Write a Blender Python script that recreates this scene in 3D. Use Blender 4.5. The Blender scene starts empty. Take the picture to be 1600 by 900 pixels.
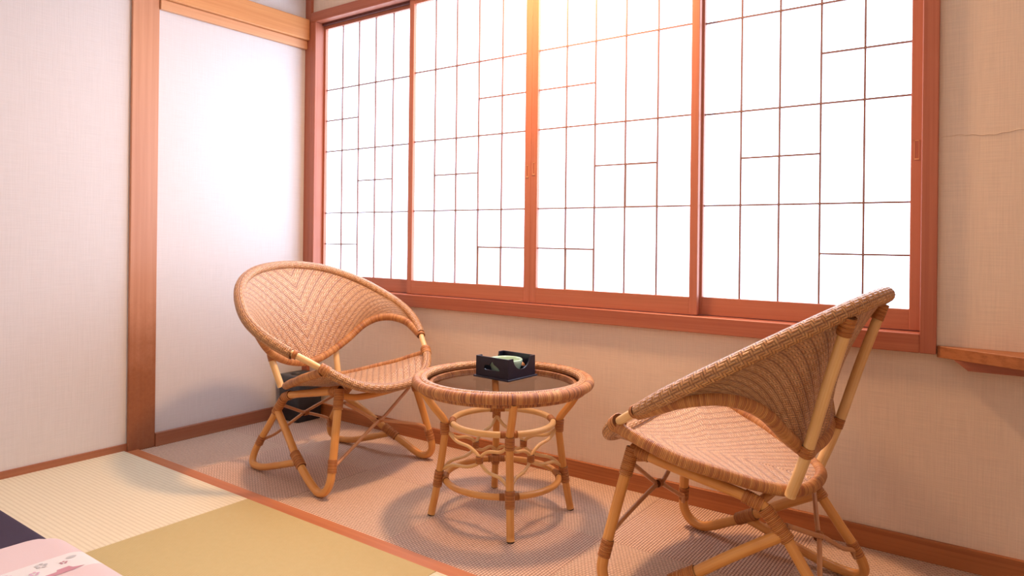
import bpy, bmesh, math, random
from mathutils import Vector, Matrix
random.seed(7)
C = bpy.context.scene.collection
PI = math.pi

# ------------------------------------------------------------------ camera, world, lights, exposure
cam_d = bpy.data.cameras.new('camera')
cam = bpy.data.objects.new('camera', cam_d); C.objects.link(cam)
TH = math.radians(35.67); ROLL = 0.0115
fw = Vector((-math.sin(TH), math.cos(TH), 0)); rt = Vector((math.cos(TH), math.sin(TH), 0)); upv = Vector((0, 0, 1))
X = rt*math.cos(ROLL) + upv*math.sin(ROLL); Y = -rt*math.sin(ROLL) + upv*math.cos(ROLL); Z = -fw
cam.matrix_world = Matrix(((X.x, Y.x, Z.x, 3.289), (X.y, Y.y, Z.y, -2.55), (X.z, Y.z, Z.z, 1.0), (0, 0, 0, 1)))
cam_d.sensor_width = 36; cam_d.lens = 36*1084/1600; cam_d.shift_y = -76/1600; cam_d.clip_start = 0.02
bpy.context.scene.camera = cam
vs = bpy.context.scene.view_settings
vs.view_transform = 'Standard'; vs.look = 'None'; vs.exposure = 0.06; vs.gamma = 1.0; vs.use_curve_mapping = False
w = bpy.data.worlds.new('world'); bpy.context.scene.world = w; w.use_nodes = True
w.node_tree.nodes['Background'].inputs[0].default_value = (0.8, 0.9, 1, 1)
w.node_tree.nodes['Background'].inputs[1].default_value = 1.0
def lamp(name, loc, size, power, col):
    d = bpy.data.lights.new(name, 'AREA'); d.shape = 'DISK'; d.size = size; d.energy = power; d.color = col
    o = bpy.data.objects.new(name, d); C.objects.link(o); o.location = loc
    return o
lamp('alcove_ceiling_light', (1.785, -.37, 2.42), .20, 40, (1, .55, .27))     # lamp over the table
lamp('room_fill_light', (2.0, -2.9, 2.42), .9, 9, (1, .84, .72))        # unseen soft fill added to brighten the main room
PANE = 4.8                                                                     # daylight through the paper

# ------------------------------------------------------------------ node helpers
def mat(name):
    m = bpy.data.materials.new(name); m.use_nodes = True
    return m, m.node_tree, m.node_tree.nodes['Principled BSDF']
class N:
    def __init__(s, nt): s.nt = nt
    def m(s, op, a, b=None, c=None):
        n = s.nt.nodes.new('ShaderNodeMath'); n.operation = op
        for i, v in enumerate((a, b, c)):
            if v is None: continue
            if isinstance(v, (int, float)): n.inputs[i].default_value = v
            else: s.nt.links.new(v, n.inputs[i])
        return n.outputs[0]
    def coord(s, out='Object'): return s.nt.nodes.new('ShaderNodeTexCoord').outputs[out]
    def sep(s, v):
        n = s.nt.nodes.new('ShaderNodeSeparateXYZ'); s.nt.links.new(v, n.inputs[0]); return n.outputs
    def comb(s, x, y, z):
        n = s.nt.nodes.new('ShaderNodeCombineXYZ')
        for i, v in enumerate((x, y, z)):
            if isinstance(v, (int, float)): n.inputs[i].default_value = v
            else: s.nt.links.new(v, n.inputs[i])
        return n.outputs[0]
    def noise(s, v, scale, detail=3, rough=.5):
        n = s.nt.nodes.new('ShaderNodeTexNoise'); n.inputs['Scale'].default_value = scale
        n.inputs['Detail'].default_value = detail; n.inputs['Roughness'].default_value = rough
        if v is not None: s.nt.links.new(v, n.inputs['Vector'])
        return n.outputs[0]
    def white(s, v):
        n = s.nt.nodes.new('ShaderNodeTexWhiteNoise'); n.noise_dimensions = '3D'; s.nt.links.new(v, n.inputs['Vector']); return n.outputs[0]
    def mapping(s, v, sc):
        n = s.nt.nodes.new('ShaderNodeMapping'); n.inputs['Scale'].default_value = sc; s.nt.links.new(v, n.inputs[0]); return n.outputs[0]
    def ramp(s, f, stops):
        n = s.nt.nodes.new('ShaderNodeValToRGB'); e = n.color_ramp.elements
        while len(e) < len(stops): e.new(.5)
        for i, (p, c) in enumerate(stops):
            e[i].position = p; e[i].color = (*c, 1)
        s.nt.links.new(f, n.inputs[0]); return n.outputs[0]
    def mix(s, f, a, b):
        n = s.nt.nodes.new('ShaderNodeMix'); n.data_type = 'RGBA'
        for i, v in ((0, f), (6, a), (7, b)):
            if isinstance(v, tuple): n.inputs[i].default_value = (*v, 1)
            elif isinstance(v, (int, float)): n.inputs[i].default_value = v
            else: s.nt.links.new(v, n.inputs[i])
        return n.outputs[2]
    def bump(s, h, bsdf, strength=.3, dist=.001):
        n = s.nt.nodes.new('ShaderNodeBump'); n.inputs['Strength'].default_value = strength; n.inputs['Distance'].default_value = dist
        s.nt.links.new(h, n.inputs['Height']); s.nt.links.new(n.outputs[0], bsdf.inputs['Normal'])
    def set(s, bsdf, key, v): s.nt.links.new(v, bsdf.inputs[key])

def wood(name, light, dark, axis='z', rough=.45, grain=90, amount=1.0, worn=0):
    m, nt, b = mat(name); n = N(nt)
    sc = {'x': (1.2, grain, grain), 'y': (grain, 1.2, grain), 'z': (grain, grain, 1.2)}[axis]
    v = n.mapping(n.coord(), sc)
    a = n.noise(v, 1.0, 4, .6)
    sc2 = {'x': (.5, 12, 12), 'y': (12, .5, 12), 'z': (12, 12, .5)}[axis]
    c = n.noise(n.mapping(n.coord(), sc2), 1.0, 2)
    f = n.m('ADD', n.m('MULTIPLY', a, .65*amount), n.m('MULTIPLY', c, .45))
    col = n.ramp(f, [(.30, dark), (.72, light)])
    if worn:
        zz = n.sep(n.coord())[2]
        sc_ = n.noise(n.coord(), 9, 5, .7)
        k = n.m('MULTIPLY', n.m('SUBTRACT', worn, n.m('ADD', zz, n.m('MULTIPLY', sc_, .5))), 2.2)
        k = n.m('MINIMUM', n.m('MAXIMUM', k, 0.0), .8)
        col = n.mix(k, col, n.mix(n.noise(n.coord(), 60, 4, .7), (.20, .055, .018), (.36, .13, .05)))
    n.set(b, 'Base Color', col); b.inputs['Roughness'].default_value = rough
    n.bump(a, b, .15, .001)
    return m
def plain(name, col, rough=.6, metal=0):
    m, nt, b = mat(name); n = N(nt)
    f = n.noise(n.coord(), 35, 3)
    n.set(b, 'Base Color', n.mix(f, tuple(c*.9 for c in col), tuple(min(1, c*1.1) for c in col)))
    b.inputs['Roughness'].default_value = rough; b.inputs['Metallic'].default_value = metal
    return m
def wallpaper(name, col, k=.10):
    m, nt, b = mat(name); n = N(nt); co = n.coord()
    h = n.noise(n.mapping(co, (10, 10, 330)), 1, 2)
    v = n.noise(n.mapping(co, (260, 260, 8)), 1, 2)
    big = n.noise(co, 1.5, 2)
    f = n.m('ADD', n.m('MULTIPLY', h, .5), n.m('MULTIPLY', v, .5))
    c1 = n.ramp(f, [(.34, tuple(c*(1-k*1.6) for c in col)), (.62, tuple(min(1, c*(1+k*.5)) for c in col))])
    n.set(b, 'Base Color', n.mix(n.m('MULTIPLY', big, .12), c1, tuple(c*.85 for c in col)))
    b.inputs['Roughness'].default_value = .85
    n.bump(f, b, .35, .0015)
    return m
def twill(name, light, mid, dark, wd=.0052, mirror=True, rough=.38, swap=False, cols=4.0):
    # two-over-two woven cane on UVs measured in metres; herringbone mirrored about u = 0
    m, nt, b = mat(name); n = N(nt)
    s = n.sep(n.coord('UV'))
    u, v = s[0], s[1]
    if swap: u, v = v, u
    if mirror: u = n.m('ABSOLUTE', u)
    p = n.m('ADD', n.m('DIVIDE', u, wd), 400.0); q = n.m('ADD', n.m('DIVIDE', v, wd), 400.0)
    i = n.m('FLOOR', p); j = n.m('FLOOR', q); fp = n.m('SUBTRACT', p, i); fq = n.m('SUBTRACT', q, j)
    # chevron columns: the slant of the twill flips every 8 strands
    colm = n.m('FLOOR', n.m('DIVIDE', i, cols)); par = n.m('MODULO', colm, 2.0)
    sg = n.m('SUBTRACT', n.m('MULTIPLY', par, 2.0), 1.0)
    mm = n.m('FLOORED_MODULO', n.m('ADD', n.m('MULTIPLY', i, sg), j), 4.0)
    over = n.m('LESS_THAN', mm, 1.5)
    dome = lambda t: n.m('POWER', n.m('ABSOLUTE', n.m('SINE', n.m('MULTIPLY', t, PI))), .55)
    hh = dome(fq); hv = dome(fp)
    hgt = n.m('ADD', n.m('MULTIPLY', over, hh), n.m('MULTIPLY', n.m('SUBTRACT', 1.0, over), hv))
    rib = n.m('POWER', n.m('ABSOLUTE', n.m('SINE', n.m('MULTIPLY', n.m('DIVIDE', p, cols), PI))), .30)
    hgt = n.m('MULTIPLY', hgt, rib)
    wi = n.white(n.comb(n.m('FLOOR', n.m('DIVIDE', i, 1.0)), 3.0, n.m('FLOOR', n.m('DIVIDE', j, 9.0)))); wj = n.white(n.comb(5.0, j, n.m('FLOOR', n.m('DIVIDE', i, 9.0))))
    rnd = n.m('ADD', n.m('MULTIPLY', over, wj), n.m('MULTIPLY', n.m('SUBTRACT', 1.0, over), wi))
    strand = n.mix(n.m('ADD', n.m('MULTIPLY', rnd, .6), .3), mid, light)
    col = n.mix(n.m('SUBTRACT', 1.0, n.m('MINIMUM', n.m('MULTIPLY', hgt, 1.08), 1.0)), strand, dark)  # occlusion painted in: strand gaps and column grooves darken by height
    n.set(b, 'Base Color', col)
    b.inputs['Roughness'].default_value = rough
    n.bump(hgt, b, 1.0, .0026); b.inputs['Specular IOR Level'].default_value = .7
    return m
def wrap(name, light, mid, dark, pitch=.0042, rough=.4, slant=.0):
    # cane wound round a pole: turns across u (metres along the pole)
    m, nt, b = mat(name); n = N(nt)
    s = n.sep(n.coord('UV'))
    u = n.m('ADD', s[0], n.m('MULTIPLY', s[1], slant))
    p = n.m('ADD', n.m('DIVIDE', u, pitch), 100.0); i = n.m('FLOOR', p); fp = n.m('SUBTRACT', p, i)
    h = n.m('POWER', n.m('SINE', n.m('MULTIPLY', fp, PI)), .6)
    r1 = n.white(n.comb(i, 1.0, 0.0)); r2 = n.noise(n.comb(n.m('FLOOR', n.m('DIVIDE', p, 3.0)), 7.0, 0.0), .37, 2, .7)
    rnd = n.m('ADD', n.m('MULTIPLY', r1, .3), n.m('MULTIPLY', r2, .75))
    strand = n.ramp(rnd, [(.3, dark), (.5, mid), (.72, light)])
    col = n.mix(n.m('SUBTRACT', 1.0, n.m('MINIMUM', n.m('MULTIPLY', h, 1.8), 1.0)), strand, tuple(c*.45 for c in dark))
    n.set(b, 'Base Color', col); b.inputs['Roughness'].default_value = rough
    n.bump(h, b, .9, .0018)
    return m
def cane(name, light, dark, rough=.32):
    # bare rattan pole, streaked along its length (u)
    m, nt, b = mat(name); n = N(nt)
    s = n.sep(n.coord('UV'))
    a = n.noise(n.comb(n.m('MULTIPLY', s[0], 3.0), n.m('MULTIPLY', s[1], 160.0), 0.0), 1, 3)
    c = n.noise(n.coord(), 7, 2)
    f = n.m('ADD', n.m('MULTIPLY', a, .6), n.m('MULTIPLY', c, .45))
    n.set(b, 'Base Color', n.ramp(f, [(.33, dark), (.66, light)])); b.inputs['Roughness'].default_value = rough
    return m
def fabric(name, ca, cb, sx, sy, rough=.9, strength=.5, dist=.001, mirror=False, floor_seed=0.0):
    m, nt, b = mat(name); n = N(nt); s = n.sep(n.coord())
    wx = n.m('ABSOLUTE', n.m('SINE', n.m('MULTIPLY', s[0], PI/sx)))
    wy = n.m('ABSOLUTE', n.m('SINE', n.m('MULTIPLY', s[1], PI/sy)))
    f = n.m('MULTIPLY', n.m('POWER', wx, .7), n.m('POWER', wy, .7))
    nz = n.noise(n.coord(), 60, 2)
    f2 = n.m('ADD', n.m('MULTIPLY', f, .75), n.m('MULTIPLY', nz, .25))
    n.set(b, 'Base Color', n.mix(f2, ca, cb)); b.inputs['Roughness'].default_value = rough
    n.bump(f2, b, strength, dist)
    return m

# ------------------------------------------------------------------ materials
WALL = wallpaper('cream_woven_wallpaper', (.87, .72, .60), .06)
WALL_L = wallpaper('daylit_woven_wallpaper', (.735, .725, .765), .035)  # same wallpaper as the back wall, daylight balance put into its colour
CEIL = plain('ceiling_board', (.78, .70, .60), .8)
RED_X = wood('cedar_red_x', (.50, .17, .095), (.34, .09, .05), 'x')
RED_Z = wood('cedar_red_z', (.50, .17, .10), (.33, .09, .052), 'z')
RAIL_X = wood('shoji_rail_cedar', (.56, .21, .125), (.42, .14, .075), 'x')
STILE_Z = wood('shoji_stile_cedar', (.56, .21, .13), (.42, .14, .08), 'z')
POST_Z = wood('post_cedar', (.60, .30, .19), (.45, .19, .105), 'z', .4, 60, worn=.95)
BEAM_Y = wood('beam_cedar', (.74, .36, .15), (.58, .23, .08), 'y', .42, 70)
BEAM_Y2 = wood('lower_beam_cedar', (.74, .40, .22), (.60, .28, .13), 'y', .5, 70)
BASE_X = wood('baseboard_pine_x', (.47, .17, .055), (.24, .065, .02), 'x', .5, 110, 1.2)
BASE_Y = wood('baseboard_pine_y', (.40, .16, .085), (.30, .10, .05), 'y', .5, 70)
STRIP_X = wood('threshold_cedar', (.58, .22, .09), (.46, .15, .06), 'x', .5, 60)
SHELF_X = wood('shelf_pine', (.46, .18, .07), (.20, .06, .022), 'x', .42, 70, 1.3)
BAR = plain('lattice_wood', (.30, .16, .14), .6)
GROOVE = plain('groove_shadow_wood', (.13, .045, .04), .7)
TAT_A = fabric('pale_tatami_weave', (.64, .57, .40), (.90, .84, .66), .006, .016, .8, .5)
TAT_B = fabric('golden_tatami_weave', (.46, .37, .16), (.62, .52, .27), .004, .0055, .8, .4)
def carpet(name, along_y, ca, cb):
    # corded carpet: ribs about a centimetre apart broken into staggered dashes
    m, nt, b = mat(name); n = N(nt); s = n.sep(n.coord())
    a, c = (s[0], s[1]) if along_y else (s[1], s[0])
    p = n.m('DIVIDE', a, .0098); row = n.m('FLOOR', p)
    rib = n.m('POWER', n.m('ABSOLUTE', n.m('SINE', n.m('MULTIPLY', p, PI))), .8)
    q = n.m('ADD', n.m('DIVIDE', c, .0125), n.m('MULTIPLY', row, .5))
    dash = n.m('POWER', n.m('ABSOLUTE', n.m('SINE', n.m('MULTIPLY', q, PI))), .6)
    nz = n.noise(n.coord(), 90, 2)
    f = n.m('MULTIPLY', rib, n.m('ADD', n.m('MULTIPLY', dash, .62), .38))
    f = n.m('ADD', n.m('MULTIPLY', f, .85), n.m('MULTIPLY', n.m('SUBTRACT', nz, .35), .35))
    n.set(b, 'Base Color', n.mix(f, ca, cb)); b.inputs['Roughness'].default_value = .95
    n.bump(f, b, 1.0, .003)
    return m
CARP_A = carpet('carpet_ribs_along_y', True, (.20, .10, .08), (.96, .70, .55))
CARP_B = carpet('carpet_ribs_along_x', False, (.22, .12, .09), (.98, .74, .58))
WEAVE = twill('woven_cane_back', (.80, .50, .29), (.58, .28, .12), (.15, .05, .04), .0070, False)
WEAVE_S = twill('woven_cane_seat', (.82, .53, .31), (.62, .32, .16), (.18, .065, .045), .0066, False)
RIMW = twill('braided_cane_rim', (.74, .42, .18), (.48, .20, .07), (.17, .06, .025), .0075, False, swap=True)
WRAP = wrap('wound_cane', (.72, .36, .13), (.56, .24, .08), (.42, .15, .055))
WRAP_T = wrap('wound_cane_table', (.78, .42, .16), (.55, .22, .08), (.25, .09, .05), .0036)
LASH = wrap('lashing_cane', (.66, .29, .09), (.54, .21, .06), (.42, .14, .04), .0040)
CANE = cane('honey_rattan_pole', (.80, .42, .13), (.64, .26, .06))
CANE_L = cane('pale_rattan_pole', (.86, .60, .30), (.74, .43, .16))
THIN = cane('thin_rattan', (.70, .38, .19), (.50, .22, .10))
LACQ = plain('dark_lacquer', (.012, .012, .030), .35)
LACQ_E = plain('worn_lacquer_edge', (.16, .10, .08), .5)
CELA = plain('celadon_glaze', (.42, .60, .46), .2)
BINM = plain('black_plastic', (.022, .023, .030), .35)
BINL = plain('dark_grey_plastic', (.055, .060, .070), .4)
NAVY = fabric('dark_plum_cloth', (.035, .026, .055), (.06, .042, .085), .003, .003, .95, .3)
RUBBER = plain('dark_foot', (.05, .025, .015), .8)

def paper(name, strength, col=(.60, .79, 1.0)):
    m, nt, b = mat(name); n = N(nt)
    f = n.noise(n.coord(), 40, 4)
    b.inputs['Base Color'].default_value = (.85, .85, .85, 1); b.inputs['Roughness'].default_value = .9
    n.set(b, 'Emission Color', n.mix(f, tuple(c*.97 for c in col), col))
    b.inputs['Emission Strength'].default_value = strength
    return m
PAPER = paper('backlit_shoji_paper', PANE)
PAPER2 = paper('backlit_repaired_paper', 1.0, (.93, .94, .97))

def futon_mat():
    m, nt, b = mat('pink_blossom_cotton'); n = N(nt); co = n.coord(); s = n.sep(co)
    wob = n.m('MULTIPLY', n.noise(co, 3, 1), .02)
    xx = n.m('ADD', s[0], wob)
    band = n.m('MULTIPLY', n.m('GREATER_THAN', xx, 1.105), n.m('LESS_THAN', xx, 1.225))
    weave = n.noise(co, 500, 2)
    pink = n.mix(weave, (.70, .57, .60), (.75, .62, .65))
    c = n.mix(band, pink, (.76, .76, .78))
    n.set(b, 'Base Color', c); b.inputs['Roughness'].default_value = .9
    b.inputs['Sheen Weight'].default_value = .2
    return m
FUTON = futon_mat()

def glass_mat():
    m = bpy.data.materials.new('smoked_table_glass'); m.use_nodes = True; nt = m.node_tree
    for x in list(nt.nodes): nt.nodes.remove(x)
    o = nt.nodes.new('ShaderNodeOutputMaterial'); t = nt.nodes.new('ShaderNodeBsdfTransparent'); g = nt.nodes.new('ShaderNodeBsdfGlossy')
    fr = nt.nodes.new('ShaderNodeFresnel'); mx = nt.nodes.new('ShaderNodeMixShader')
    t.inputs[0].default_value = (.80, .78, .77, 1); g.inputs['Roughness'].default_value = .02; fr.inputs[0].default_value = 1.5
    geo = nt.nodes.new('ShaderNodeNewGeometry'); k = N(nt)
    nt.links.new(k.m('MULTIPLY', fr.outputs[0], k.m('SUBTRACT', 1.0, geo.outputs['Backfacing'])), mx.inputs[0]); nt.links.new(t.outputs[0], mx.inputs[1]); nt.links.new(g.outputs[0], mx.inputs[2]); nt.links.new(mx.outputs[0], o.inputs[0])
    return m
GLASS = glass_mat()

# ------------------------------------------------------------------ mesh helpers
def link(name, me, m, parent=None, smooth=False):
    o = bpy.data.objects.new(name, me); C.objects.link(o)
    for x in (m if isinstance(m, (list, tuple)) else [m]): me.materials.append(x)
    if smooth:
        for p in me.polygons: p.use_smooth = True
    if parent: o.parent = parent
    return o
def box(name, a, b, m, parent=None, bev=.0015, kind=None):
    bm = bmesh.new()
    bmesh.ops.create_cube(bm, size=1)
    for v in bm.verts: v.co = Vector([(a[i]+b[i])/2 + v.co[i]*abs(b[i]-a[i]) for i in range(3)])
    if bev: bmesh.ops.bevel(bm, geom=bm.edges[:], offset=min(bev, min(abs(b[i]-a[i]) for i in range(3))*.3), segments=1, affect='EDGES')
    me = bpy.data.meshes.new(name); bm.to_mesh(me); bm.free()
    o = link(name, me, m, parent)
    if kind: o['kind'] = kind
    return o
def catmull(P, n=8, closed=False):
    P = [Vector(p) for p in P]; out = []; L = len(P)
    rng = range(L if closed else L-1)
    for i in rng:
        p1, p2 = P[i], P[(i+1) % L]
        p0 = P[(i-1) % L] if (closed or i > 0) else p1*2-p2
        p3 = P[(i+2) % L] if (closed or i < L-2) else p2*2-p1
        for k in range(n):
            t = k/n
            # centripetal-ish (uniform with reduced tension keeps bends tidy)
            out.append(.5*((2*p1) + (p2-p0)*t + (2*p0-5*p1+4*p2-p3)*t*t + (3*p1-p0-3*p2+p3)*t**3))
    if not closed: out.append(P[-1])
    return out
def resample(P, n, closed=False):
    Q = P + ([P[0]] if closed else [])
    d = [0]
    for a, b in zip(Q, Q[1:]): d.append(d[-1]+(b-a).length)
    out = []; j = 0; cnt = n if closed else n-1
    for k in range(n):
        t = d[-1]*k/cnt
        while j < len(d)-2 and d[j+1] < t: j += 1
        s = (t-d[j])/max(d[j+1]-d[j], 1e-9); out.append(Q[j].lerp(Q[j+1], min(max(s, 0), 1)))
    return out
def tube_mesh(name, P, r, seg=12, closed=False, caps=True, flat=None):
    # P dense points; r number or function(t 0..1, metres); flat = vertical squash
    n = len(P); d = [0]
    for i in range(1, n): d.append(d[-1]+(P[i]-P[i-1]).length)
    tot = d[-1] + ((P[0]-P[-1]).length if closed else 0)
    T = []
    for i in range(n):
        a = P[(i-1) % n] if (closed or i > 0) else P[i]; b = P[(i+1) % n] if (closed or i < n-1) else P[i]
        T.append((b-a).normalized())
    ref = Vector((0, 0, 1)) if abs(T[0].z) < .9 else Vector((1, 0, 0))
    Nn = (ref - T[0]*ref.dot(T[0])).normalized(); fr = []
    for i in range(n):
        Nn = (Nn - T[i]*Nn.dot(T[i])).normalized(); fr.append((Nn.copy(), T[i].cross(Nn)))
    if closed:
        # untwist
        e = (fr[-1][0] - T[0]*fr[-1][0].dot(T[0])).normalized(); ang = math.atan2(e.dot(fr[0][1]), e.dot(fr[0][0]))
        fr = [(a*math.cos(-ang*i/n)+b*math.sin(-ang*i/n), b*math.cos(-ang*i/n)-a*math.sin(-ang*i/n)) for i, (a, b) in enumerate(fr)]
    V = []; F = []; UV = []
    rr = [r(d[i]/tot, d[i]) if callable(r) else r for i in range(n)]
    rm = sum(rr)/n
    for i in range(n):
        for k in range(seg):
            a = 2*PI*k/seg
            V.append(P[i] + (fr[i][0]*math.cos(a) + fr[i][1]*math.sin(a))*rr[i])
    R = n if closed else n-1
    for i in range(R):
        i2 = (i+1) % n; u0 = d[i]; u1 = d[i+1] if i+1 < n else tot
        for k in range(seg):
            k2 = (k+1) % seg
            F.append((i*seg+k, i*seg+k2, i2*seg+k2, i2*seg+k))
            v0 = 2*PI*rm*k/seg; v1 = 2*PI*rm*(k+1)/seg
            UV += [(u0, v0), (u0, v1), (u1, v1), (u1, v0)]
    if caps and not closed:
        F.append(tuple(range(seg))[::1]); UV += [(0, 0)]*seg
        F.append(tuple((n-1)*seg+k for k in range(seg))[::-1]); UV += [(0, 0)]*seg
    me = bpy.data.meshes.new(name); me.from_pydata(V, [], F)
    uv = me.uv_layers.new(name='uv')
    flat_uv = [c for p in UV for c in p]
    uv.data.foreach_set('uv', flat_uv)
    me.update()
    return me
def tube(name, P, r, m, parent=None, seg=12, closed=False, n=8, dense=False, count=None):
    Q = P if dense else catmull(P, n, closed)
    Q = [Vector(p) for p in Q]
    if count: Q = resample(Q, count, closed)
    return link(name, tube_mesh(name, Q, r, seg, closed), m, parent, True)
def bar(name, a, b, r, m, parent=None, seg=12):
    a, b = Vector(a), Vector(b); return tube(name, [a.lerp(b, i/4) for i in range(5)], r, m, parent, seg, dense=True)
def sleeve(name, a, b, r, parent, m=None, turns=None, seg=14):
    # lashing of cane wound round a pole between a and b: ridged surface
    a, b = Vector(a), Vector(b); L = (b-a).length
    turns = turns or max(3, round(L/.0058)); n = turns*4+1
    P = [a.lerp(b, i/(n-1)) for i in range(n)]
    return tube(name, P, lambda t, d: r*(.94+.09*abs(math.sin(PI*turns*t))), m or LASH, parent, seg, dense=True)
def rings(name, grid, m, parent=None, closed_u=False, uvf=None, solid=0.0, flip=False):
    # grid[j][i] points
    nj = len(grid); ni = len(grid[0]); V = [p for r in grid for p in r]; F = []; UV = []
    for j in range(nj-1):
        for i in range(ni if closed_u else ni-1):
            i2 = (i+1) % ni
            q = [(j, i), (j, i2), (j+1, i2), (j+1, i)]
            if flip: q = q[::-1]
            F.append(tuple(a*ni+c for a, c in q))
            if uvf: UV += [uvf(a, c if not (closed_u and c == 0 and i == ni-1) else ni) for a, c in q]
    me = bpy.data.meshes.new(name); me.from_pydata([tuple(v) for v in V], [], F)
    if uvf:
        uv = me.uv_layers.new(name='uv'); uv.data.foreach_set('uv', [c for p in UV for c in p])
    me.update()
    o = link(name, me, m, parent, True)
    if solid:
        md = o.modifiers.new('thickness', 'SOLIDIFY'); md.thickness = solid; md.offset = 0
    return o
def lathe(name, prof, m, parent=None, seg=48, center=(0, 0, 0)):
    grid = [[Vector((center[0]+r*math.cos(2*PI*k/seg), center[1]+r*math.sin(2*PI*k/seg), center[2]+z)) for k in range(seg)] for r, z in prof]
    return rings(name, grid, m, parent, True, flip=True)
def prism(name, poly, z0, z1, m, parent=None, bev=.0015):
    bm = bmesh.new(); vs_ = [bm.verts.new((x, y, z0)) for x, y in poly]; f = bm.faces.new(vs_)
    r = bmesh.ops.extrude_face_region(bm, geom=[f])
    for v in r['geom']:
        if isinstance(v, bmesh.types.BMVert): v.co.z = z1
    bmesh.ops.recalc_face_normals(bm, faces=bm.faces[:])
    if bev: bmesh.ops.bevel(bm, geom=bm.edges[:], offset=bev, segments=1, affect='EDGES')
    me = bpy.data.meshes.new(name); bm.to_mesh(me); bm.free()
    return link(name, me, m, parent)
def empty(name, loc, rz=0, label=None, cat=None, group=None, kind=None):
    o = bpy.data.objects.new(name, None); C.objects.link(o); o.location = loc; o.rotation_euler = (0, 0, rz); o.empty_display_size = .05
    if label: o['label'] = label
    if cat: o['category'] = cat
    if group: o['group'] = group
    if kind: o['kind'] = kind
    return o
def copy_tree(o, parent=None):
    c = o.copy(); C.objects.link(c); c.parent = parent
    for ch in list(o.children): copy_tree(ch, c)
    return c

# ------------------------------------------------------------------ room shell
RX = 4.3; RY = -4.3; CZ = 2.52
WX0, WX1, WZ0, WZ1 = .046, 3.105, .656, 2.273       # window opening including frame
wb = empty('wall_back', (0, 0, 0), kind='structure')
box('wall_section', (-.12, 0, 0), (RX, .12, WZ0), WALL, wb, 0)
box('wall_section', (-.12, 0, WZ1), (RX, .12, CZ), WALL, wb, 0)
box('wall_section', (WX1, 0, WZ0), (RX, .12, WZ1), WALL, wb, 0)
box('wall_section', (-.12, 0, WZ0), (WX0, .12, WZ1), WALL, wb, 0)
seam = [(3.112+.24*t, -.0008, 1.335+.004*math.sin(9*t)+.006*t+.0015*math.sin(41*t)) for t in [i/24 for i in range(40)]]
tube('wallpaper_crease', seam, .0013, WALL, wb, 6, dense=True)
wl = empty('wall_left', (0, 0, 0), kind='structure')
box('wall_section', (-.12, -.90, 0), (0, 0, CZ), WALL_L, wl, 0)
box('wall_section', (-.16, RY, 0), (-.003, -.90, CZ), WALL_L, wl, 0)
box('wall_right', (RX, RY, 0), (RX+.1, .12, CZ), WALL, kind='structure', bev=0)
box('wall_front', (-.16, RY-.1, 0), (RX+.1, RY, CZ), WALL, kind='structure', bev=0)
box('ceiling', (-.16, RY-.1, CZ), (RX+.1, .12, CZ+.08), CEIL, kind='structure', bev=0)

fl = empty('floor', (0, 0, 0), kind='structure')
box('subfloor', (-.16, RY-.1, -.08), (RX+.1, .12, -.02), plain('subfloor_board', (.3, .2, .12)), fl, 0)
tx = [0.0, .48, 1.05, 1.62, 2.19, 2.76, 3.33, 3.90, RX]; ty = [-.937, -.475, 0.0]
for j in range(2):
    for i in range(len(tx)-1):
        box('carpet_tile', (tx[i]+.0004, ty[j]+.0004, -.02), (tx[i+1]-.0004, ty[j+1]-.0004, 0), CARP_A if (i+j) % 2 else CARP_B, fl, .0008)
for j in range(4):
    for i in range(5):
        x0 = -.003 if i == 0 else .962+.95*(i-1); x1 = min(.962+.95*i, RX); y1 = -.998-.95*j; y0 = max(y1-.95, RY)
        if x1 <= x0 or y1 <= y0: continue
        box('tatami_mat', (x0+.0008, y0+.0008, -.02), (x1-.0008, y1-.0008, .011), TAT_A if (i+j) % 2 == 0 else TAT_B, fl, .0015)
box('trim_1', (-.0, -.998, -.02), (RX, -.937, .006), STRIP_X, kind='structure', bev=.002)

box('baseboard_back', (.0, -.013, 0), (RX, 0.0, .0705), BASE_X, kind='structure', bev=.0015)
bl = empty('baseboard_left', (0, 0, 0), kind='structure')
box('board', (0, -.862, 0), (.018, -.013, .064), BASE_Y, bl, .0015)
box('board', (-.003, RY, 0), (.005, -.986, .042), BASE_Y, bl, .0015)

# corner post, wall post, beams of the left wall
box('trim_2', (0.0, -.020, .0706), (.046, 0, CZ), RED_Z, kind='structure', bev=.001)
box('trim_3', (-.003, -.987, 0), (.0125, -.862, CZ), POST_Z, kind='structure', bev=.003)
box('trim_4', (0, -.862, 2.118), (.042, -.021, 2.236), BEAM_Y, kind='structure', bev=.003)
box('trim_5', (0, -.862, 2.070), (.022, -.021, 2.117), BEAM_Y2, kind='structure', bev=.002)
box('trim_6', (-.003, RY, 2.085), (.0115, -.987, 2.20), BEAM_Y, kind='structure', bev=.002)

# ------------------------------------------------------------------ window: frame and four sliding shoji panels
win = empty('window_1', (1.6, 0, .656), kind='structure')
def wpart(name, a, b, m, bev=.0015, parent=None):
    o = 1.6, 0, .656
    p = parent or win
    return box(name, tuple(a[i]-o[i] for i in range(3)), tuple(b[i]-o[i] for i in range(3)), m, p, bev)
FY = -.022
wpart('window_sill', (WX0+.001, FY, .656), (3.060, .12, .7165), RED_X, .002)
wpart('frame_head', (WX0+.001, FY, 2.218), (WX1, .12, WZ1), RED_X, .002)
wpart('frame_jamb', (WX0+.001, FY, .7165), (.092, .12, 2.218), RED_Z, .002)
wpart('frame_jamb', (3.060, FY, .656), (WX1, .12, 2.218), RED_Z, .002)
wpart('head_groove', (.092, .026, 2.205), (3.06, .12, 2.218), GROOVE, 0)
wpart('backing_board', (.0, .112, .60), (3.15, .125, 2.30), BAR, 0)
BARS_Z = [1.1375, 1.488, 1.8385]
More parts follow.
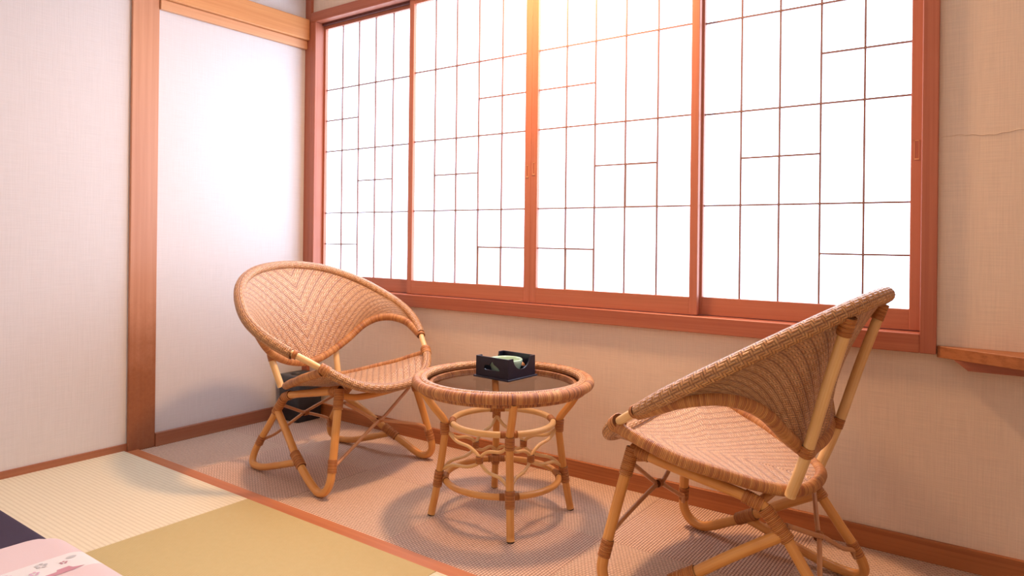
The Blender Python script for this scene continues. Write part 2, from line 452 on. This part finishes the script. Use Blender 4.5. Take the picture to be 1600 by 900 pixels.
def shoji(x0, x1, yf, l0, l1, pattern):
    # yf front face of frame, l0/l1 left and right stile widths
    t = .024; z0, z1 = .7195, 2.212
    p = empty('shoji_panel', (x0-1.6, yf, z0-.656)); p.parent = win
    def b(name, a, c, m, bev=.001, par=None):
        return box(name, (a[0]-x0, a[1]-yf, a[2]-z0), (c[0]-x0, c[1]-yf, c[2]-z0), m, par or p, bev)
    b('stile', (x0, yf, z0), (x0+l0, yf+t, z1), STILE_Z, .0015)
    st = b('stile', (x1-l1, yf, z0), (x1, yf+t, z1), STILE_Z, .0015)
    gx0, gx1, gz0, gz1 = x0+l0, x1-l1, .787, 2.186
    b('bottom_rail', (gx0, yf+.0012, z0), (gx1, yf+t, gz0), RAIL_X)
    b('top_rail', (gx0, yf+.0012, gz1), (gx1, yf+t, z1), RAIL_X)
    xs = [gx0+(gx1-gx0)*k/5 for k in range(6)]
    by0, by1 = yf+.011, yf+.019; w_ = .0031
    for x in xs[1:-1]: b('lattice_bar', (x-w_, by0, gz0), (x+w_, by1, gz1), BAR, 0)
    for z in BARS_Z: b('lattice_bar', (gx0, by0-.001, z-w_), (gx1, by1-.001, z+w_), BAR, 0)
    zz = [gz0]+BARS_Z+[gz1]
    half = {}
    for row, c0 in pattern:         # short bars across two cells, half way up a row
        zm = (zz[row]+zz[row+1])/2
        b('lattice_bar', (xs[c0], by0-.001, zm-w_), (xs[c0+2], by1-.001, zm+w_), BAR, 0)
        half[(row, c0)] = zm; half[(row, c0+1)] = zm
    for r in range(4):
        for c in range(5):
            cuts = [zz[r], zz[r+1]] if (r, c) not in half else [zz[r], half[(r, c)], zz[r+1]]
            for k in range(len(cuts)-1):
                rep = (x0, r, c, k) in REP
                g = b('pane', (xs[c]+.0003, by1, cuts[k]+.0003), (xs[c+1]-.0003, by1+.0012, cuts[k+1]-.0003), PAPER2 if rep else PAPER, 0)
    return p
PA = [(2, 0), (1, 2), (0, 0)]; PB = [(2, 3), (1, 1), (0, 3)]
REP = {(.795, 0, 3, 0), (1.552, 0, 1, 0), (1.552, 1, 3, 0)}
shoji(.073, .80, .040, .032, .03, PA)
shoji(.795, 1.5515, .008, .032, .034, PB)
shoji(1.552, 2.322, .008, .033, .032, PA)
shoji(2.300, 3.0595, .040, .030, .036, PB)
def finger_pull(x, z, y, w_=.0065, h=.028):
    e = empty('finger_pull', (x-1.6, y, z-.656)); e.parent = win
    # recessed tray: thin raised lips with a darker bed
    bm = bmesh.new()
    for (a, c) in (((-w_, -.0012, -h), (-w_+.0015, .001, h)), ((w_-.0015, -.0012, -h), (w_, .001, h)), ((-w_, -.0012, h-.003), (w_, .001, h)), ((-w_, -.0016, -h), (w_, .001, -h+.005))):
        r = bmesh.ops.create_cube(bm, size=1)
        for v in r['verts']: v.co = Vector([(a[i]+c[i])/2+v.co[i]*(c[i]-a[i]) for i in range(3)])
    me = bpy.data.meshes.new('pull_lip'); bm.to_mesh(me); bm.free(); link('pull_lip', me, BEAM_Y2, e)
    box('pull_bed', (-w_+.0015, -.0004, -h+.005), (w_-.0015, .001, h-.003), RED_Z, e, 0)
finger_pull(1.533, 1.305, .0078); finger_pull(1.568, 1.315, .0078); finger_pull(3.041, 1.305, .0398, .007, .032)

# ------------------------------------------------------------------ wall shelf at the right
sh = empty('wall_shelf', (3.107, 0, .64), 0, 'varnished pine wall shelf with tapering front edge right of the window', 'shelf')
so = Vector((3.107, 0, .64))
poly = [(3.107, -.0005), (3.107, -.014), (3.20, -.062), (3.324, -.125), (3.45, -.19), (3.60, -.25), (3.80, -.29), (4.28, -.30), (4.28, -.0005)]
prism('shelf_board', [(x-so.x, y) for x, y in poly], .647-so.z, .683-so.z, SHELF_X, sh, .0015)
bm = bmesh.new()
pr = [(3.155, .6465), (3.19, .618), (4.28, .618), (4.28, .6465)]
f = bm.faces.new([bm.verts.new((x-so.x, -.0006, z-so.z)) for x, z in pr]); r = bmesh.ops.extrude_face_region(bm, geom=[f])
for v in r['geom']:
    if isinstance(v, bmesh.types.BMVert): v.co.y = -.045
bmesh.ops.recalc_face_normals(bm, faces=bm.faces[:])
me = bpy.data.meshes.new('support_cleat'); bm.to_mesh(me); bm.free(); link('support_cleat', me, RED_X, sh)

# ------------------------------------------------------------------ rattan chair (x forward, origin on the floor)
def M(p, s): return Vector((p[0], p[1]*s, p[2]))
def make_chair(loc, rz, label):
    ch = empty('rattan_chair', loc, rz, label, 'chair', 'round rattan lounge chairs beside the glass table')
    H = [(-.355, 0, .866), (-.333, .155, .853), (-.277, .27, .819), (-.187, .358, .765), (-.06, .42, .689), (.04, .425, .629), (.13, .388, .575),
         (.205, .333, .528), (.268, .288, .487), (.315, .24, .450), (.348, .18, .420), (.368, .09, .400), (.373, 0, .394)]
    loop = H + [(x, -y, z) for x, y, z in H[-2:0:-1]]
    K = 10
    HC = catmull(loop, K, True)                     # 24*K points, index = control * K
    # ---- bare ring pole shown between the woven sections
    tube('hoop_pole', HC, .0125, CANE_L, ch, 12, True, dense=True)
    nH = len(HC)
    up_i = int(6.45*K); lo_i = int(7.9*K)            # bare gap between 'up_i' and 'lo_i' on each side
    upper = [HC[i % nH] for i in range(-up_i, up_i+1)]
    lower = [HC[i] for i in range(lo_i, nH-lo_i+1)]
    r_up = lambda t, d: .0215 - .004*max(0, abs(t-.5)*2-.85)/.15
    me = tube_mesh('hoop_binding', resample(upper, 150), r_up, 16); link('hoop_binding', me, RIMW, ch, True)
    # ---- back edge tube (U)
    Uh = [(.165, .362, .546), (.10, .383, .574), (.05, .392, .596), (0, .384, .610), (-.05, .362, .616), (-.10, .330, .607), (-.138, .290, .580), (-.158, .258, .549), (-.172, .225, .518), (-.185, .188, .491), (-.194, .14, .464), (-.192, .08, .443), (-.182, 0, .433)]
    Uc = catmull(Uh + [(x, -y, z) for x, y, z in Uh[-2::-1]], 6)
    tube('back_edge', Uc, .0180, WRAP, ch, 14, dense=True, count=160)
    # ---- back shell
    nu, nv = 96, 30
    top = resample(upper, nu+1)[::-1]   # from +y? (upper runs -y .. +y through i=0), reversed to +y..-y
    if top[0].y < 0: top = top[::-1]
    # correspondences: blend by arc length with more density at bottom centre
    bot = resample([Vector(p) for p in Uc], nu+1)
    grid = []
    for j in range(nv+1):
        t = j/nv; row = []
        for i in range(nu+1):
            a, b = top[i], bot[i]; s_ = i/nu*2-1
            p = a.lerp(b, t)
            bulge = -math.sin(PI*t)**.9*.036*(1-abs(s_)**2.5)
            side = math.sin(PI*t)*.006*(abs(s_)**1.2)*(1-abs(s_)**6)
            p = p + Vector((-bulge*.9, 0, -bulge*.3)) + Vector((0, math.copysign(side, -s_) if s_ else 0, -side*.5))
            row.append(p)
        grid.append(row)
    uvf = lambda a, c: (abs(c/nu*2-1)*.52*.88+a/nv*.46*.47, a/nv*.46*.88-abs(c/nu*2-1)*.52*.47)
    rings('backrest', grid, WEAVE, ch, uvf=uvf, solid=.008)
    # ---- seat
    S = [(.262, .300, .483), (.225, .303, .470), (.15, .303, .445), (.10, .290, .426), (.05, .273, .411), (0, .246, .396), (-.05, .216, .380), (-.10, .185, .365), (-.15, .145, .353), (-.187, .085, .347), (-.198, 0, .346)]
    back = catmull(S + [(x, -y, z) for x, y, z in S[-2::-1]], 8)          # +y corner round the rear to -y corner
    front = [HC[i] for i in range(int(8*K), nH-int(8*K)+1)]               # +y corner -> front -> -y
    front_l = front[::-1]                                                 # -y -> +y
    bound = resample(back, 90)[:-1] + resample(front_l, 61)[:-1]
    c0 = Vector((.09, 0, .368)); nr = 22; g = []
    for j in range(nr+1):
        q = j/nr; row = []
        for p in bound:
            v = c0.lerp(p, q); v.z = c0.z + (p.z-c0.z)*q**1.9
            row.append(v)
        g.append(row)
    V = [v for row in g for v in row]
    def uvs(a, c):
        v = g[a][c % len(bound)]
        # weave runs diagonally so the chevrons point along the centre line
        return ((abs(v.y)+v.x)*.7071, (v.x-abs(v.y))*.7071)
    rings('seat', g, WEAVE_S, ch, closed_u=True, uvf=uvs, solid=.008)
    tube('seat_rim', back, .0165, WRAP, ch, 14, dense=True, count=120)
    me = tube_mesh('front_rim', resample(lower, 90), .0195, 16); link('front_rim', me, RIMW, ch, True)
    # ---- base, both sides
    for s in (1, -1):
        f = lambda L: [M(p, s) for p in L]
        tube('front_leg', f([(.258, .207, .394), (.283, .246, .25), (.304, .280, .115), (.305, .292, .062), (.284, .297, .028), (.245, .294, .0165), (.203, .288, .030), (.15, .279, .058), (.076, .260, .100), (-.04, .223, .178), (-.155, .186, .250)]), .0158, CANE, ch, 14, n=9)
        tube('rear_leg', f([(-.094, .192, .326), (-.122, .187, .302), (-.16, .184, .255), (-.215, .189, .175), (-.262, .197, .105), (-.280, .212, .052), (-.262, .232, .023), (-.225, .243, .0165), (-.16, .250, .024), (-.06, .256, .052), (.07, .262, .092)]), .0145, CANE, ch, 14, n=9)
        tube('seat_rail', f([(.262, .206, .398), (.15, .204, .374), (.02, .199, .350), (-.094, .192, .326)]), .0150, CANE, ch, 14)
        tube('upright', f([(-.168, .160, .346), (-.214, .180, .475), (-.266, .203, .655), (-.318, .232, .822)]), .0145, CANE_L, ch, 14)
        # lashings at the joints
        sleeve('lashing', M((.256, .206, .402), s), M((.270, .226, .325), s), .0195, ch)
        sleeve('lashing', M((.262, .206, .398), s), M((.205, .205, .386), s), .0185, ch)
        sleeve('lashing', M((-.060, .194, .333), s), M((-.108, .190, .316), s), .0190, ch)
        sleeve('lashing', M((-.112, .189, .310), s), M((-.172, .184, .240), s), .0190, ch)
        sleeve('lashing', M((.110, .268, .082), s), M((.045, .252, .121), s), .0200, ch)
        sleeve('lashing', M((.298, .272, .148), s), M((.306, .283, .100), s), .0180, ch)
        sleeve('lashing', M((-.248, .194, .127), s), M((-.268, .199, .090), s), .0168, ch)
        sleeve('lashing', M((-.207, .177, .460), s), M((-.215, .180, .488), s), .0180, ch)
        sleeve('lashing', M((-.303, .222, .780), s), M((-.318, .231, .826), s), .0185, ch)
        sleeve('lashing', M((.168, .362, .552), s), M((.180, .352, .545), s), .0180, ch)
        a = HC[int(7.75*K)]; b = HC[int(8.25*K)]; a = M(tuple(a), 1); b = M(tuple(b), 1)
        sleeve('lashing', M(tuple(a), s), M(tuple(b), s), .0225, ch, WRAP)
    tube('cross_rail', [(.258, .207, .376), (.258, .1, .352), (.258, -.1, .352), (.258, -.207, .376)], .0135, CANE, ch, 12)
    tube('cross_rail', [(-.095, .192, .318), (-.098, .07, .316), (-.098, -.07, .316), (-.095, -.192, .318)], .0125, CANE, ch, 12)
    # ---- crossed braces front and rear
    xf = (.269, 0, .239); xr = (-.203, 0, .198)
    def brace(P): tube('cross_brace', P, .0068, THIN, ch, 10, n=8)
    k = .006
    brace([(.300, -.268, .092), (.298, -.262, .118), (.285, -.205, .140), (xf[0]+k, -.02, xf[2]-.004), (xf[0]+k, .02, xf[2]+.010), (.268, .18, .345)])
    brace([(.304, .272, .092), (.300, .262, .140), (.292, .225, .176), (.276, .03, xf[2]-.008), (xf[0]-k, -.02, xf[2]+.006), (.262, -.185, .345)])
    brace([(-.262, -.190, .085), (-.255, -.180, .110), (-.235, -.13, .130), (xr[0]-k, -.015, xr[2]-.004), (xr[0]-k, .015, xr[2]+.006), (-.160, .165, .270)])
    brace([(-.262, .190, .085), (-.257, .178, .120), (-.240, .145, .143), (xr[0]-k, .02, xr[2]-.006), (xr[0]+k, -.015, xr[2]+.006), (-.150, -.165, .272)])
    sleeve('lashing', (xf[0], -.012, xf[2]), (xf[0], .012, xf[2]+.002), .0125, ch)
    sleeve('lashing', (xr[0], -.012, xr[2]), (xr[0], .012, xr[2]), .0125, ch)
    return ch
c1 = make_chair((.887, -.518, 0), math.radians(.9), 'round rattan chair facing right, in the corner beside the black bin')
c2 = copy_tree(c1); c2.location = (2.669, -.510, 0); c2.rotation_euler = (0, 0, math.radians(178.9))
c2['label'] = 'round rattan chair seen from behind, facing left, right of the glass table'

# ------------------------------------------------------------------ rattan table
T0 = Vector((1.785, -.50, 0))
tb = empty('glass_top_table', T0, 0, 'low round rattan side table with a glass top between the two chairs', 'table')
def circ(R, z, n=96, ph=0): return [Vector((R*math.cos(2*PI*i/n+ph), R*math.sin(2*PI*i/n+ph), z)) for i in range(n)]
link('outer_rim', tube_mesh('outer_rim', circ(.3135, .4845, 160), .0185, 16, True), WRAP_T, tb, True)
link('under_rim', tube_mesh('under_rim', circ(.298, .4615, 120), .0095, 12, True), WRAP_T, tb, True)
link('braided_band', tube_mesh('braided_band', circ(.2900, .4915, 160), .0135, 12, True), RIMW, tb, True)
link('inner_rim', tube_mesh('inner_rim', circ(.2640, .4685, 140), .0130, 12, True), WRAP_T, tb, True)
gl = lathe('glass_top', [(.0001, .4795), (.284, .4795), (.2855, .4815), (.284, .4835), (.0001, .4835)], GLASS, tb, 96)
for p_ in gl.data.polygons: p_.use_smooth = False
link('upper_ring', tube_mesh('upper_ring', circ(.184, .335, 96), .0112, 14, True), CANE_L, tb, True)
link('lower_ring', tube_mesh('lower_ring', circ(.207, .132, 96), .0112, 14, True), CANE, tb, True)
def pol(r, a, z): return Vector((r*math.cos(a), r*math.sin(a), z))
for k in range(4):
    a = math.radians(-47+90*k)
    tube('leg', [pol(.300, a, .468), pol(.292, a, .450), pol(.255, a, .395), pol(.215, a, .345), pol(.208, a, .315), pol(.214, a, .26), pol(.232, a, .132), pol(.2565, a, .004)], .0135, CANE, tb, 14, n=8)
    sleeve('leg_foot', pol(.2562, a, .006), pol(.2575, a, .0), .0128, tb, RUBBER, 1)
    sleeve('lashing', pol(.212, a, .335), pol(.210, a, .292), .0168, tb)
    sleeve('lashing', pol(.228, a, .160), pol(.236, a, .104), .0168, tb)
    # rings bound to the leg
    for R, z in ((.184, .335), (.207, .132)):
        p = [pol(R, a+t, z) for t in (-.16, -.08, 0, .08, .16)]
        tube('lashing', p, .0128, LASH, tb, 12, dense=True)
    # fretwork between this leg and the next
    b = a+PI/2; mid = a+PI/4; nd = .116
    L1 = pol(.200, a, .302); L2 = pol(.200, b, .302); B1 = pol(.222, a, .162); B2 = pol(.222, b, .162)
    def fret(La, Ba, sg):
        Nu = pol(nd+.013, mid+sg*.055, .236); Nl = pol(nd+.013, mid+sg*.055, .210)
        return [La, La.lerp(Nu, .30)+Vector((0, 0, -.010)), La.lerp(Nu, .72)+Vector((0, 0, .006)), Nu, Nl, Nl.lerp(Ba, .28)+Vector((0, 0, -.006)), Nl.lerp(Ba, .70)+Vector((0, 0, .010)), Ba]
    up1 = fret(L1, B1, -1); up2 = fret(L2, B2, 1)
    tube('fret_cane', up1, .0062, CANE_L, tb, 10, n=7); tube('fret_cane', up2, .0062, CANE_L, tb, 10, n=7)
    sleeve('lashing', pol(nd+.013, mid, .235), pol(nd+.013, mid, .211), .0135, tb)

# ------------------------------------------------------------------ ashtray in its lacquered caddy
BZ = .4837
cx, cy, crot = 1.7445, -.430, math.radians(-4)
cd = empty('lacquer_caddy', (cx, cy, BZ), crot, 'black lacquered box caddy with cut-out sides standing on the glass tabletop', 'box')
box('base_plate', (-.086, -.087, 0), (.086, .087, .006), LACQ, cd, .0008)
h = .079; wth = .006; A = .079
def cut_panel(name, outline, axis, off):
    # outline in (s, z) including hole bridge; extruded wth thick
    bm = bmesh.new(); vs_ = []
    for s, z in outline: vs_.append(bm.verts.new((s, off, z) if axis == 'y' else (off, s, z)))
    f = bm.faces.new(vs_); r = bmesh.ops.extrude_face_region(bm, geom=[f])
    for v in r['geom']:
        if isinstance(v, bmesh.types.BMVert):
            if axis == 'y': v.co.y += wth
            else: v.co.x += wth
    bmesh.ops.recalc_face_normals(bm, faces=bm.faces[:]); bmesh.ops.triangulate(bm, faces=bm.faces[:], ngon_method='EAR_CLIP')
    me = bpy.data.meshes.new(name); bm.to_mesh(me); bm.free()
    return link(name, me, LACQ, cd)
# sides with the cloud shaped opening (facing -y and +y)
cloud = [(-.040, .034), (-.036, .046), (-.026, .050), (-.014, .049), (-.006, .060), (.003, .062), (.010, .053), (.019, .049), (.030, .043), (.038, .034), (.030, .031), (-.032, .031)]
hole = [(.0, .031)] + [(.030, .031), (.038, .034), (.030, .043), (.019, .049), (.010, .053), (.003, .062), (-.006, .060), (-.014, .049), (-.026, .050), (-.036, .046), (-.040, .034), (-.032, .031), (-.0002, .031)]
out = [(-.0002, .006), (-A, .006), (-A, h), (A, h), (A, .006), (.0, .006)]
cut_panel('side_panel', out + hole, 'y', -A); cut_panel('side_panel', out + hole, 'y', A-wth)
# ends with the half-round dip (facing +x and -x)
arc = [(.050*math.cos(t), h-.043*math.sin(t)) for t in [PI*i/20 for i in range(21)]]
outl = [(-A+wth, .006), (-A+wth, h)] + [(x, z) for x, z in arc[::-1]] + [(A-wth, h), (A-wth, .006)]
cut_panel('end_panel', outl, 'x', A-wth); cut_panel('end_panel', outl, 'x', -A)
dish = lathe('ashtray', [(.0001, .006), (.046, .006), (.049, .010), (.062, .050), (.0635, .055), (.0635, .063), (.0615, .066), (.058, .065), (.055, .061), (.052, .048), (.040, .022), (.0001, .020)], CELA, None, 56)
dish.location = (cx, cy, BZ+.0002); dish['label'] = 'pale green celadon ashtray inside the black caddy on the table'; dish['category'] = 'ashtray'

# ------------------------------------------------------------------ waste bin in the corner
bn = empty('waste_bin', (.113, -.112, 0), math.radians(-1.5), 'black square waste bin with a hole in its lid in the room corner', 'bin')
def rbox(n, hx, hy, r, z):
    P = []
    for qx, qy, a0 in ((1, 1, 0), (-1, 1, PI/2), (-1, -1, PI), (1, -1, 1.5*PI)):
        for k in range(7):
            a = a0+PI/2*k/6; P.append(Vector((qx*(hx-r)+r*math.cos(a), qy*(hy-r)+r*math.sin(a), z)))
    return P
HX, HY = .088, .083
body = [rbox(0, HX-.006, HY-.006, .014, 0.0), rbox(0, HX-.004, HY-.004, .014, .004), rbox(0, HX, HY, .014, .218), rbox(0, HX-.004, HY-.004, .012, .218), rbox(0, HX-.009, HY-.009, .012, .006)]
rings('bin_body', body, BINM, bn, True, flip=False)
def ell(rx, ry, z, n=28): return [Vector((rx*math.cos(2*PI*(i)/n+0.0), ry*math.sin(2*PI*(i)/n), z)) for i in range(n)]
lid = [rbox(0, HX+.003, HY+.003, .016, .208), rbox(0, HX+.003, HY+.003, .016, .238), rbox(0, HX-.001, HY-.001, .014, .245), ell(.062, .056, .246), ell(.056, .050, .241), ell(.056, .050, .205)]
rings('bin_lid', lid, BINL, bn, True, flip=False)
for sx in (-1, 1):
    for sy in (-1, 1):
        lathe('bin_foot', [(.0001, -.0), (.010, 0), (.010, .003), (.0001, .003)], BINM, bn, 12, (sx*.07, sy*.065, 0))

# ------------------------------------------------------------------ bedding at the lower left
def pad(name, x0, x1, y0, y1, z0, z1, r, m, parent=None, wob=0, seg=40):
    # rounded cushion: grid top pulled down at its edge, closed below
    nx = ny = seg; grid_t = []
    V = []; F = []
    def prof(d):   # distance from edge -> height factor
        return 1 if d >= r else math.sqrt(max(0, 1-(1-d/r)**2))
    def ax(i, n, a, b):
        # denser near the edges
        t = i/n; t = .5-.5*math.cos(PI*t); return a+(b-a)*t
    for side in (1, 0):
        for j in range(ny+1):
            for i in range(nx+1):
                x = ax(i, nx, x0, x1); y = ax(j, ny, y0, y1)
                dx = min(x-x0, x1-x); dy = min(y-y0, y1-y)
                k = prof(dx)*prof(dy)
                # rounded plan corners
                hmid = z0+(z1-z0)*.45
                z = hmid+(z1-hmid)*k if side else hmid-(hmid-z0)*k
                if side: z += wob*math.sin(x*9+y*4)*math.sin(y*7-x*3)*k
                ox = oy = 0
                rc = r*1.6
                if dx < rc and dy < rc:
                    cxn = (x0+rc if x-x0 < x1-x else x1-rc); cyn = (y0+rc if y-y0 < y1-y else y1-rc)
                    vx, vy = x-cxn, y-cyn; mx = max(abs(vx), abs(vy)); L = math.hypot(vx, vy)
                    if L > 0: x, y = cxn+vx*mx/L, cyn+vy*mx/L
                V.append((x, y, z))
    n1 = (nx+1)*(ny+1)
    for j in range(ny):
        for i in range(nx):
            a = j*(nx+1)+i; q = (a, a+1, a+nx+2, a+nx+1); F.append(q); F.append(tuple(v+n1 for v in q[::-1]))
    me = bpy.data.meshes.new(name); me.from_pydata(V, [], F); me.update()
    bm = bmesh.new(); bm.from_mesh(me); bmesh.ops.remove_doubles(bm, verts=bm.verts[:], dist=1e-5); bm.to_mesh(me); bm.free()
    return link(name, me, m, parent, True)
mt = pad('floor_mat', .10, 2.05, -3.60, -1.612, .0112, .036, .012, NAVY)
mt['label'] = 'dark plum cloth bed mat lying flat under the pink quilt'; mt['category'] = 'mat'
fu = pad('futon_quilt', .875, 1.98, -3.56, -1.618, .0362, .082, .055, FUTON, None, .0015, 60)
fu['label'] = 'pink quilt with a white blossom-print band at the bottom left'; fu['category'] = 'quilt'
# printed motifs on the band, flat on the cloth
MAUVE = plain('printed_mauve', (.55, .28, .35), .9); GREYB = plain('printed_blue_grey', (.55, .56, .60), .9); LILAC = plain('printed_lilac', (.72, .50, .66), .9)
def motif(poly, m, z=.0832):
    bm = bmesh.new(); bm.faces.new([bm.verts.new((x, y, z)) for x, y in poly])
    bmesh.ops.recalc_face_normals(bm, faces=bm.faces[:])
    me = bpy.data.meshes.new('printed_motif'); bm.to_mesh(me); bm.free(); return link('printed_motif', me, m, fu)
def blob(x, y, rx, ry, n=10): return [(x+rx*math.cos(2*PI*i/n), y+ry*math.sin(2*PI*i/n)) for i in range(n)]
motif([(1.196, -1.80), (1.196, -1.735), (1.185, -1.730), (1.183, -1.700), (1.198, -1.695), (1.210, -1.67), (1.216, -1.70), (1.215, -1.745), (1.212, -1.80)], MAUVE)
def blossom(x, y, r, m):
    for k in range(5):
        a = 2*PI*k/5+.3; motif(blob(x+r*math.cos(a), y+r*math.sin(a), r*.5, r*.5, 8), m)
blossom(1.122, -1.745, .011, GREYB); blossom(1.150, -1.700, .007, MAUVE); blossom(1.160, -1.775, .009, LILAC)
blossom(1.125, -1.83, .010, LILAC); motif(blob(1.128, -1.672, .008, .014), GREYB); blossom(1.15, -1.86, .009, MAUVE)
